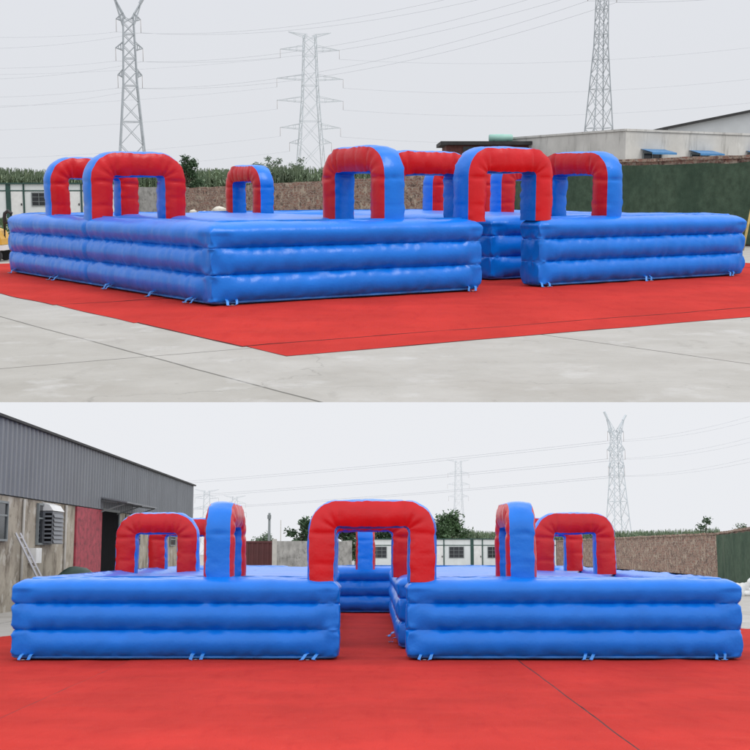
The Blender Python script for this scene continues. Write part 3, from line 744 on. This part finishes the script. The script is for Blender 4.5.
mb.add([(x, y, z) for y in (0, 12) for x, z in pl], [(0, 1, 2, 3, 4), (9, 8, 7, 6, 5), (0, 5, 6, 1), (1, 6, 7, 2), (4, 9, 5, 0)]); mb.build('wall', GRAVELW, gl)
mb = MB()
for (xa, za, xb, zb_) in ((-.4, z0-.08, L, z1), (2*L+.4, z0-.08, L, z1)):
    v = [(xa, -.3, za+.01), (xb, -.3, zb_+.01), (xb, 12.3, zb_+.01), (xa, 12.3, za+.01)]
    mb.add(v+[(x, y, z+.18) for x, y, z in v], [(0, 1, 2, 3), (4, 5, 6, 7), (0, 1, 5, 4), (1, 2, 6, 5), (2, 3, 7, 6), (3, 0, 4, 7)])
mb.build('roof', DARKROOF, gl)
bp = MB(); a_, b_ = Vector((at(745, 200, 35).x, 35.0, 0)), Vector((at(754, 200, 37).x, 36.6, 2.5))
bp.tube([a_, a_.lerp(b_, .5)+Vector((.01, 0, -.02)), b_], [.04, .035, .025], 8); tag(bp.build('bamboo_pole', BAMBOO), 'yellow bamboo pole leaning on the green netting at the right edge', 'pole')

# --- pylons and lines of the upper view
def gpos(px, Y): p = at(px, 193, Y); p.z = 0; return p
def zat(py, Y): return at(375, py, Y).z
YA, YM, YR = 180, 265, 132
pA = gpos(133.5, YA); pM = gpos(311, YM); pR = gpos(597, YR)
lvA = [zat(y, YA) for y in (77, 50, 21)]
pylon('sturdy pylon with two short horns at left above the near red arches', pA, .25, zat(17, YA), 2.35, zat(86, YA), 1.0, lvA, [1.75, 1.95, 1.75], horns=True, mem=.13)
lvM = [zat(y, YM) for y in (144, 129, 102, 80, 51)]
pylon('pale pylon with five wide crossarms and flat top in the middle of the sky', pM, .2, zat(35, YM), 3.3, zat(100, YM), 1.7, lvM, [4.6, 6.6, 7.2, 7.2, 6.4], mem=.12, steel=STEELHAZE, flat_top=4.6)
zR = zat(-62, YR); lvR = [zat(y, YR) for y in (-14, -34, -54)]
pylon('tall close pylon cut off by the top edge above the concrete building', pR, .3, zR, 1.62, zat(46, YR), .56, lvR, [1.7, 1.9, 1.7], horns=True, mem=.075)
ords = ['lowest', 'middle', 'highest']
c3, s3 = math.cos(.25), math.sin(.25)
for j in range(3):
    for s, nm in ((-1, 'outer left'), (1, 'outer right')):
        al = (1.75, 1.95, 1.75)[j]
        a_ = pA+Vector((s*al*c3, s*al*s3, lvA[j]-1.6)); l_ = Vector((-78+s*2, 150+s*5, lvA[j]-3.5-1.2*s))
        wire(l_, a_, 2.2, f'{ords[j]} wire from the {nm} arm of the horned pylon to the left edge', 'power lines left of the horned pylon')
        r_ = pR+Vector((s*1.7*math.cos(.3), s*1.7*math.sin(.3), lvR[2-(2-j)]-1.6))
        wire(a_, r_, 2.6, f'{ords[j]} grey wire joining the {nm} arms of the horned and the tall pylon', 'power lines between horned and tall pylons')
        e_ = Vector((66+s*1.5, 92, lvR[j]+1.5))
        wire(r_, e_, 2.4, f'{ords[j]} grey wire from the {nm} arm of the tall pylon to the right edge', 'power lines right of the tall pylon')
o5 = ['lowest', 'second lowest', 'middle', 'second highest', 'highest']
for j in range(5):
    al = (4.6, 6.6, 7.2, 7.2, 6.4)[j]
    a_ = pM+Vector((-al*math.cos(.2), -al*math.sin(.2), lvM[j]-1.6)); b_ = pM+Vector((al*math.cos(.2), al*math.sin(.2), lvM[j]-1.6))
    wire(a_, Vector((-135, 262-6*j, lvM[j]-6)), 2.5, f'{o5[j]} thin wire from the five-armed pylon to the left edge', 'power lines left of the middle pylon', .02)
    wire(b_, Vector((105, 235, lvM[j]+2.0)), 3.5, f'{o5[j]} thin wire from the five-armed pylon to the right edge', 'power lines right of the middle pylon', .02)

# =================================================================== LOWER YARD
CUR = LOW
inv = LOW.inverted(); L0 = inv @ lip
# overcast sky vault over the lower yard: starts under the edge of the upper yard, far wall 520 m off
def sky_mat():
    m = bpy.data.materials.new('overcast_sky'); m.use_nodes = True; nt = m.node_tree; nt.nodes.clear()
    tc = N(nt, 'ShaderNodeTexCoord'); sp = N(nt, 'ShaderNodeSeparateXYZ'); nt.links.new(tc.outputs['Normal'], sp.inputs[0])
    ab = N(nt, 'ShaderNodeMath', operation='ABSOLUTE'); nt.links.new(sp.outputs['Z'], ab.inputs[0])
    r = N(nt, 'ShaderNodeValToRGB'); r.color_ramp.elements[0].position = .3; r.color_ramp.elements[1].position = .9
    r.color_ramp.elements[0].color = (.80, .815, .85, 1); r.color_ramp.elements[1].color = (1.45, 1.48, 1.55, 1)
    nt.links.new(ab.outputs[0], r.inputs[0])
    e = N(nt, 'ShaderNodeEmission'); nt.links.new(r.outputs[0], e.inputs[0]); e.inputs[1].default_value = 1.0
    o = N(nt, 'ShaderNodeOutputMaterial'); nt.links.new(e.outputs[0], o.inputs[0]); return m
sl = .27; FY = 540; XS = 260
zc = L0.z+sl*(FY-L0.y)
skym = MB()
v = [(-XS, L0.y, -.5), (-XS, L0.y, L0.z), (-XS, FY, zc), (-XS, FY, -.5), (XS, L0.y, -.5), (XS, L0.y, L0.z), (XS, FY, zc), (XS, FY, -.5)]
skym.add([v[1], v[5], v[6], v[2]], [(0, 1, 2, 3)]); skym.add([v[3], v[2], v[6], v[7]], [(0, 1, 2, 3)])
skym.add([v[0], v[1], v[2], v[3]], [(0, 1, 2, 3)]); skym.add([v[4], v[7], v[6], v[5]], [(0, 1, 2, 3)])
struct('sky', skym, sky_mat())
g2 = MB(); g2.add([(-XS+1, 2, 0), (XS-1, 2, 0), (XS-1, FY-1, 0), (-XS+1, FY-1, 0)], [(0, 1, 2, 3)])
struct('yard_ground', g2, yard_mat('pale_concrete_yard', 0.0, (.6, 1.5), (.43, .41, .385), (.40, .385, .36)))

xl, xm, xr = gp(60, 690).x, 0, gp(560, 690).x
FR = gp(375, 661)       # line of the maze front
x0m, x1m = at(11, 661, FR.y).x-.03, at(742, 661, FR.y).x+.05
WM = x1m-x0m; YF = FR.y
grp = 'red carpet strips of the front-on maze'
carpet([(-7.6, 7.0), (-3.72, 7.0), (-3.80, YF+20), (-7.6, YF+3.6)], 'red_carpet', 'narrow red carpet strip along the left side of the front-on maze', z=.004, wob=.05, seed=5, group=grp, lift=.016)
carpet([(-3.70, 7.0), (2.19, 7.0), (2.13, YF+20), (-3.78, YF+20)], 'red_carpet', 'middle red carpet strip leading into the passage of the front-on maze', z=.009, wob=.025, seed=6, group=grp, lift=.016, selv=.008)
carpet([(2.215, 7.0), (8.4, 7.0), (8.4, YF+6.5), (2.16, YF+20)], 'red_carpet', 'right red carpet strip beside a dark seam, under the right half of the front-on maze', z=.005, wob=.025, seed=7, group=grp, lift=.016, selv=.008)

D = 15.4
gl0, gl1 = at(338.5, 661, YF).x-x0m, at(405.5, 661, YF).x-x0m
LB = [([(-.03, -.08), (gl0+.04, -.08), (gl0+.04, .75), (.72, .75), (.72, 13.9), (3.4, 13.9), (3.4, D), (-.03, D)], .8),
      ([(gl1-.02, -.08), (WM+.02, -.08), (WM+.02, D), (3.43, D), (3.43, 13.9), (WM-.72, 13.9), (WM-.72, .75), (gl1-.02, .75)], .8),
      (rect(1.45, 4.66, 1.95, 12.9), 3.2), (rect(5.9, WM-1.45, 2.0, 12.9), 3.2)]
def xa(px, Y): return (px-375)/F*Y-x0m
LA = [((gl0+gl1)/2, .26, 0, 1.94), (5.36, 3.6, 0, 1.72, 1.16, .34), (xa(221, YF+.4), 1.25, PI/2, 2.02, 1.2, .37), (xa(519.5, YF+.4), 1.25, PI/2, 2.02, 1.2, .37),
      (1.03, 6.6, 0, 1.66), (.98, 10.7, 0, 1.75), (9.68, 6.6, 0, 1.66), (9.66, 10.7, 0, 1.75), (5.3, 13.6, PI/2, 2.0)]
LS = [(0, .3, 0, (0, -1, 0)), (0, 2.9, 0, (0, -1, 0)), (0, gl0-.35, 0, (0, -1, 0)), (1, gl1+.35, 0, (0, -1, 0)), (1, gl1+2.8, 0, (0, -1, 0)), (1, WM-.35, 0, (0, -1, 0)),
      (3, 5.95, 3.4, (-1, 0, 0)), (3, 5.95, 5.0, (-1, 0, 0)), (2, 4.6, 8.2, (1, 0, 0))]
maze('blue and red inflatable maze seen front-on with a central passage under a red arch', (x0m, YF, 0), 0, LB, LA, LS, z0=.016)

# --- factory on the left
FX = -10.0; fe = 66.2
fac = thing('factory_building', 'long grey corrugated factory above a stained beige wall at the left', 'factory', (FX, 0, 0))
ZP, ZE = 3.16, 5.25
y0f = 22.0
mb = MB(); vs = []; fs = []
n = int((fe-y0f)/.42)
pts = []
for i in range(n):
    y = y0f+i*.42
    pts += [(0, y), (0, y+.26), (.045, y+.30), (.045, y+.38)]
pts += [(0, y0f+n*.42), (0, fe)]
for x, y in pts: vs += [(x, y, ZP), (x, y, ZE)]
mb.add(vs, [(2*i, 2*i+1, 2*i+3, 2*i+2) for i in range(len(pts)-1)])
mb.add([(0, fe, ZP), (0, fe, ZE), (-9, fe, ZE+1.4), (-18, fe, ZE), (-18, fe, ZP)], [(0, 1, 2, 3, 4)])
mb.add([(-.002, y0f, ZP), (-.002, y0f, ZE), (-18, y0f, ZE), (-18, y0f, ZP)], [(0, 1, 2, 3)])
mb.build('cladding', CLAD, fac)
mb = MB(); mb.box(-18, -.05, y0f, fe-.05, -.05, ZP-.02); mb.build('base_wall', BEIGE, fac)
mb = MB(); mb.add([(.14, y0f-.1, ZE+.003), (.14, fe+.1, ZE+.003), (-9, fe+.1, ZE+1.45), (-9, y0f-.1, ZE+1.45), (-18.2, fe+.1, ZE), (-18.2, y0f-.1, ZE)], [(0, 1, 2, 3), (3, 2, 4, 5)])
mb.box(.05, .15, y0f-.1, fe+.1, ZE-.07, ZE+.0); mb.build('roof', DARKROOF, fac)
def dep(px): return FX/((px-375)/F)
def zz(py, Y): return at(375, py, Y).z
def fwin(px0, px1, py0, py1, bars=1):
    ya, yb = sorted((dep(px0), dep(px1))); ym = (ya+yb)/2; z1, z0 = zz(py0, ym), zz(py1, ym)
    f = MB(); t = .06
    for q in ((ya, yb, z0, z0+t), (ya, yb, z1-t, z1), (ya, ya+t, z0+t, z1-t), (yb-t, yb, z0+t, z1-t)): f.box(-.045, .03, q[0], q[1], q[2], q[3])
    for k in range(bars): y = ya+(yb-ya)*(k+1)/(bars+1); f.box(-.04, .022, y-.025, y+.025, z0+t, z1-t)
    f.box(-.04, .02, ya+t, yb-t, z0+(z1-z0)*.62, z0+(z1-z0)*.62+.05)
    fo = f.build('window', FRAME, fac)
    g = MB(); g.box(-.044, -.012, ya+t, yb-t, z0+t, z1-t); g.build('pane', GLASS, fo)
fwin(-14, 10, 500, 541); fwin(40, 53, 504, 545, 0); fwin(136, 142, 534, 546, 0); fwin(172, 177, 536, 546, 0)
ya, yb = dep(78.3), dep(103.5)
mb = MB(); mb.box(-.045, .02, ya, yb, .02, ZP-.03)
mb.build('sliding_door', CRIM, fac)
mb = MB(); mb.box(-.048, .004, yb+.03, dep(120), .02, zz(512, 45.5)); dd = mb.build('doorway_shade_panel', SHADEIN, fac)  # flush near-black panel, paints the shade of the door opening
mb = MB(); y2 = dep(120)
mb.box(-.04, .05, y2, y2+.1, 0, zz(512, 45.5)+.1); mb.box(-.04, .05, yb+.03, y2-.002, zz(512, 45.5)+.003, zz(512, 45.5)+.1); mb.build('door_frame', FRAME, fac)
ya2, yb2 = dep(101), dep(134); za = zz(499, 44.5)
mb = MB(); v = [(.05, ya2, za+.05), (1.0, ya2, za-.12), (1.0, yb2, za-.12), (.05, yb2, za+.05)]
mb.add(v+[(x, y, z-.05) for x, y, z in v], [(0, 1, 2, 3), (7, 6, 5, 4), (0, 4, 5, 1), (1, 5, 6, 2), (2, 6, 7, 3)]); cn = mb.build('canopy', CLAD, fac)
for y in (ya2+.2, (ya2+yb2)/2, yb2-.2): mb = MB(); mb.bar((-.02, y, za-.5), (.95, y, za-.18), .03); mb.bar((.02, y, za-.08), (.97, y, za-.19), .03); mb.build('bracket', FRAME, cn)
for px in (26, 68, 128):
    y = dep(px); mb = MB(); mb.tube([(.0, y, .02), (.0, y, ZP-.05)], .04, 8); mb.build('drain_pipe', POLEC, fac)
# louvred cooler box
yb3 = dep(51); cl_ = thing('air_cooler', 'grey louvred air cooler box with a white hood hung on the beige factory wall', 'air cooler', (FX, yb3, 0))
z0, z1 = zz(544, 37), zz(512, 37); wv = dep(57)-dep(46)
mb = MB(); mb.box(-.04, .28, -wv/2, wv/2, z0, z1); mb.build('casing', CLAD, cl_)
for k in range(7):
    mb = MB(); z = z0+.1+(z1-z0-.2)*k/6
    mb.add([(.285, -wv/2+.08, z-.05), (.285, wv/2-.08, z-.05), (.33, wv/2-.08, z-.075), (.33, -wv/2+.08, z-.075), (.285, -wv/2+.08, z+.03), (.285, wv/2-.08, z+.03)], [(0, 1, 2, 3), (3, 2, 5, 4)])
    mb.add([(.05, -wv/2-.005, z-.05), (.27, -wv/2-.005, z-.05), (.27, -wv/2-.06, z-.075), (.05, -wv/2-.06, z-.075), (.05, -wv/2-.03, z-.02), (.27, -wv/2-.03, z-.02)], [(0, 1, 2, 3), (3, 2, 5, 4)])
    mb.build('louvre', CLAD, cl_)
mb = MB(); mb.box(.06, .265, -wv/2-.004, -wv/2+.1, z0+.05, z1-.05); mb.build('louvre_shade_backing', SHADEIN, cl_)  # near-black backing, paints the shade between the louvres
mb = MB(); v = [(-.04, -wv/2-.03, z1+.02), (.31, -wv/2-.03, z1+.02), (.31, wv/2+.03, z1+.02), (-.04, wv/2+.03, z1+.02), (-.04, -wv/2-.03, z1+.28), (.18, -wv/2-.03, z1+.2), (.18, wv/2+.03, z1+.2), (-.04, wv/2+.03, z1+.28)]
mb.add(v, [(0, 1, 2, 3), (4, 5, 6, 7), (0, 4, 5, 1), (1, 5, 6, 2), (2, 6, 7, 3)]); mb.build('hood', WHITE, cl_)
# ladder, meter box, tarpaulin heap
la = thing('ladder', 'aluminium ladder leaning against the beige factory wall left of the air cooler', 'ladder', (FX, dep(24), 0))
zt = zz(533, 34); mb = MB()
yt0, yb0 = dep(17.5)-dep(24), dep(26)-dep(24)
for w_ in (0, .42):
    mb = MB(); mb.bar((.03, yt0+w_, zt), (.9, yb0+w_+.15, .0), .035); mb.build('rail', ALU, la)
for k in range(8):
    mb = MB()
    t = (k+.5)/8; mb.bar((.03+.87*t, yt0+(yb0+.15-yt0)*t, zt*(1-t)), (.03+.87*t, yt0+.42+(yb0+.15-yt0)*t, zt*(1-t)), .018); mb.build('rung', ALU, la)
mx_ = MB(); ym = dep(36.5); mx_.box(-.04, .18, -.3, .3, zz(563, ym), zz(548, ym)); mx_.box(.181, .19, -.25, .25, zz(561, ym), zz(550, ym)); o = mx_.build('meter_box', WHITE); place(o, (FX, ym, 0)); tag(o, 'small white meter box on the beige factory wall between ladder and tarpaulin heap', 'meter box')
tb2 = MB(); nn = 14; vs = []
for j in range(nn+1):
    for i in range(nn+1):
        x, y = -.9+1.8*i/nn, -1.1+2.2*j/nn
        e = max(abs(x)/.9, abs(y)/1.1); z = 1.36*(1-e**2.4)*(1-.28*(y+1.1)/2.2)+.1*noise.noise(Vector((x*2, y*2, 1)))*(1-e)
        vs.append((x, y, max(0, z)))
tb2.add(vs, [(j*(nn+1)+i, j*(nn+1)+i+1, (j+1)*(nn+1)+i+1, (j+1)*(nn+1)+i) for j in range(nn) for i in range(nn)], 0, True)
o = tb2.build('tarpaulin_heap', TARP); place(o, (FX+1.1, dep(61)-1.5, 0)); tag(o, 'heap under a dark green tarpaulin beside the crimson factory door', 'covered heap')
rubble('scrap_heap', 'dark scrap heap by the far end of the factory wall', (at(176, 560, 56).x, 56, 0), 1.1, 1.2, 26, BARK, 'scrap', 9)

# --- far side of the lower yard
mc = thing('shipping_container', 'dark maroon container standing beyond the factory end', 'container', (at(236, 551, 78).x, 78, 0))
Lc = at(272, 551, 78).x-at(236, 551, 78).x; hc = zz(541, 78)
mb = MB(); pts = []; n = int(Lc/.3)
for i in range(n): x = Lc*i/n; pts += [(x, 0), (x+.12, 0), (x+.15, .04), (x+.27, .04)]
pts.append((Lc, 0)); vs = []
for x, y in pts: vs += [(x, y, .1), (x, y, hc-.12)]
mb.add(vs, [(2*i, 2*i+1, 2*i+3, 2*i+2) for i in range(len(pts)-1)])
mb.box(.0, Lc, .06, 2.4, .1, hc-.12); mb.build('body', MAROON, mc)
mb = MB(); mb.box(-.03, Lc+.03, -.03, 2.43, hc-.118, hc); mb.box(-.03, Lc+.03, -.03, 2.43, 0, .098); mb.build('frame_rail', MAROON, mc)
ps = MB(); ps.box(-.14, .14, -.14, .14, -.05, zz(539, 77)); o = ps.build('gate_post', POLEC); place(o, (at(274.5, 551, 77).x, 77, 0)); tag(o, 'pale concrete gate post between maroon container and rough grey wall', 'post')
wall_run('boundary_wall', 'rough dark grey wall between the pale gate post and the white cabins of the front-on view', at(277, 551, 78), at(352, 551, 84), zz(541, 78), zz(541, 84), .3, ROUGHGREY, rough_top=.05, seed=8)
hcab = zz(538.5, 118)
c0, c1 = at(345, 551, 118), at(556, 551, 118)
cabins('long white cabin row with green posts seen across the front-on maze', c0, c1, hcab, 3.75, start=((470.7-345)/F*118) % 3.75)
bl0, bl1, bl2 = at(556.5, 551, 116), at(717, 551, 63), at(775, 551, 44.5)
wall_run('brick_wall', 'rough brick wall receding at the right of the front-on maze', bl0, bl1, 2.55, 2.5, .3, BRICK, cope=BRICK, rough_top=.04, seed=11)
wall_run('brick_wall', 'short brick wall behind the green netting at the right edge of the front-on view', bl1+Vector((.02, -.06, 0)), bl2, 2.5, 2.56, .3, BRICK, cope=BRICK, rough_top=.03, seed=12)
netting('dark green mesh netting on the wall at the right edge of the front-on view', bl1+Vector((.06, -.1, 0)), bl2, 2.46, seed=7)
crop('band of tall green maize behind cabins and brick wall of the front-on view', at(430, 551, 150), at(720, 551, 140), 12, zz(533, 150), 5200, MAIZE, seed=8, wd=.08)
TG = 'trees behind the front-on maze'
for (px, top, Y, r, lf, nl, lab) in [
        (302, 518, 105, 1.25, LEAFD, 2200, 'dark round tree rising left of the central red arch'),
        (344, 522, 110, 1.3, LEAFD, 2000, 'dark tree seen through the central red arch, left of its blue pillar'),
        (390, 521, 128, 1.9, LEAFD, 2200, 'dark tree above the cabins seen through the central red arch'),
        (452, 513, 128, 2.2, LEAFM, 2800, 'large pointed green tree behind the white cabins right of the central arch'),
        (437, 526, 125, 1.6, LEAFM, 1600, 'small green tree just right of the central arch top'),
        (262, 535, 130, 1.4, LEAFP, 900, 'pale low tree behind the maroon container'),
        (706, 516, 90, .95, LEAFD, 1300, 'small lone dark tree rising above the brick wall at right'),
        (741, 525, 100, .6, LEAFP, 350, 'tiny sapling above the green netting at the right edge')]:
    l = at(px, 551, Y); l.z = 0
    tree('bushy_tree', lab, l, zz(top, Y)*.98, r, lf, nl, .24 if Y > 100 else .15, group=TG, cone=.45 if px == 452 else .1)
rubble('sack_heap', 'pale sack heap with reddish bits at the foot of the receding brick wall', (at(561, 551, 80).x, 80, 0), 1.6, 1.0, 30, SACK, 'sacks', 14)
rubble('stone_heap', 'white stone heap below the green netting at the right edge', (at(752, 551, 46).x, 46, 0), 1.0, .7, 26, WHITE, 'stones', 15)
up_ = thing('utility_pole', 'slim dark utility pole with small box behind the maroon container', 'pole', (at(269, 551, 100).x, 100, 0))
mb = MB(); mb.tube([(0, 0, -.05), (0, 0, zz(513, 100))], [.13, .10], 8); mb.build('shaft', FRAME, up_)
mb = MB(); mb.box(-.15, .15, -.2, -.11, zz(519, 100), zz(515, 100)); mb.build('switch_box', FRAME, up_)
mb = MB(); mb.tube([(0, 0, -.05), (0, 0, zz(520, 110))], [.06, .04], 6); o = mb.build('thin_pole', POLEC); place(o, (at(280.5, 551, 110).x, 110, 0)); tag(o, 'thin pale pole behind the rough grey wall', 'pole')

# --- pylons and lines of the lower view
Y1 = 235; p1_ = gpos(608.5, Y1); lv1 = [zz(y, Y1) for y in (468, 451, 433)]
pylon('horned pylon standing behind the brick wall at the right of the front-on view', p1_, .3, zz(430, Y1), 2.15, zz(473, Y1), 1.0, lv1, [1.75, 1.95, 1.75], horns=True, mem=.11, steel=STEELHAZE)
Y2 = 500; p2_ = gpos(455.5, Y2); lv2 = [zz(y, Y2) for y in (497, 485, 474)]
pylon('very faint far pylon above the white cabins right of the central arch', p2_, .1, zz(461, Y2), 3.0, zz(505, Y2), 1.6, lv2, [4.2, 4.6, 4.4], mem=.07, steel=STEELHAZE, flat_top=4.8)
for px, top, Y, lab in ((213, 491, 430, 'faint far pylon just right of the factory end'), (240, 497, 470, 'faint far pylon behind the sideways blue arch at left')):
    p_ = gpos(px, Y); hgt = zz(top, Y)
    pylon(lab, p_, .1, hgt, 2.6, hgt*.5, 1.3, [hgt*.55, hgt*.72, hgt*.88], [4.0, 4.6, 4.2], mem=.09, steel=STEELHAZE, flat_top=4.2)
for j in range(3):
    for s, nm in ((-1, 'left'), (1, 'right')):
        al = (1.75, 1.95, 1.75)[j]
        a_ = p1_+Vector((s*al*math.cos(.3), s*al*math.sin(.3), lv1[j]-1.6))
        wire(a_, Vector((72+s*1.2, 180, lv1[j]+2.0)), 1.8, f'{ords[j]} wire from {nm} arms of the lower horned pylon to the right edge', 'power lines right of the lower horned pylon')
        wire(Vector((-230, 440+s*6, lv1[j]-3)), a_, 4.0, f'{ords[j]} wire from {nm} arms of the lower horned pylon to the far left', 'power lines left of the lower horned pylon', .03)
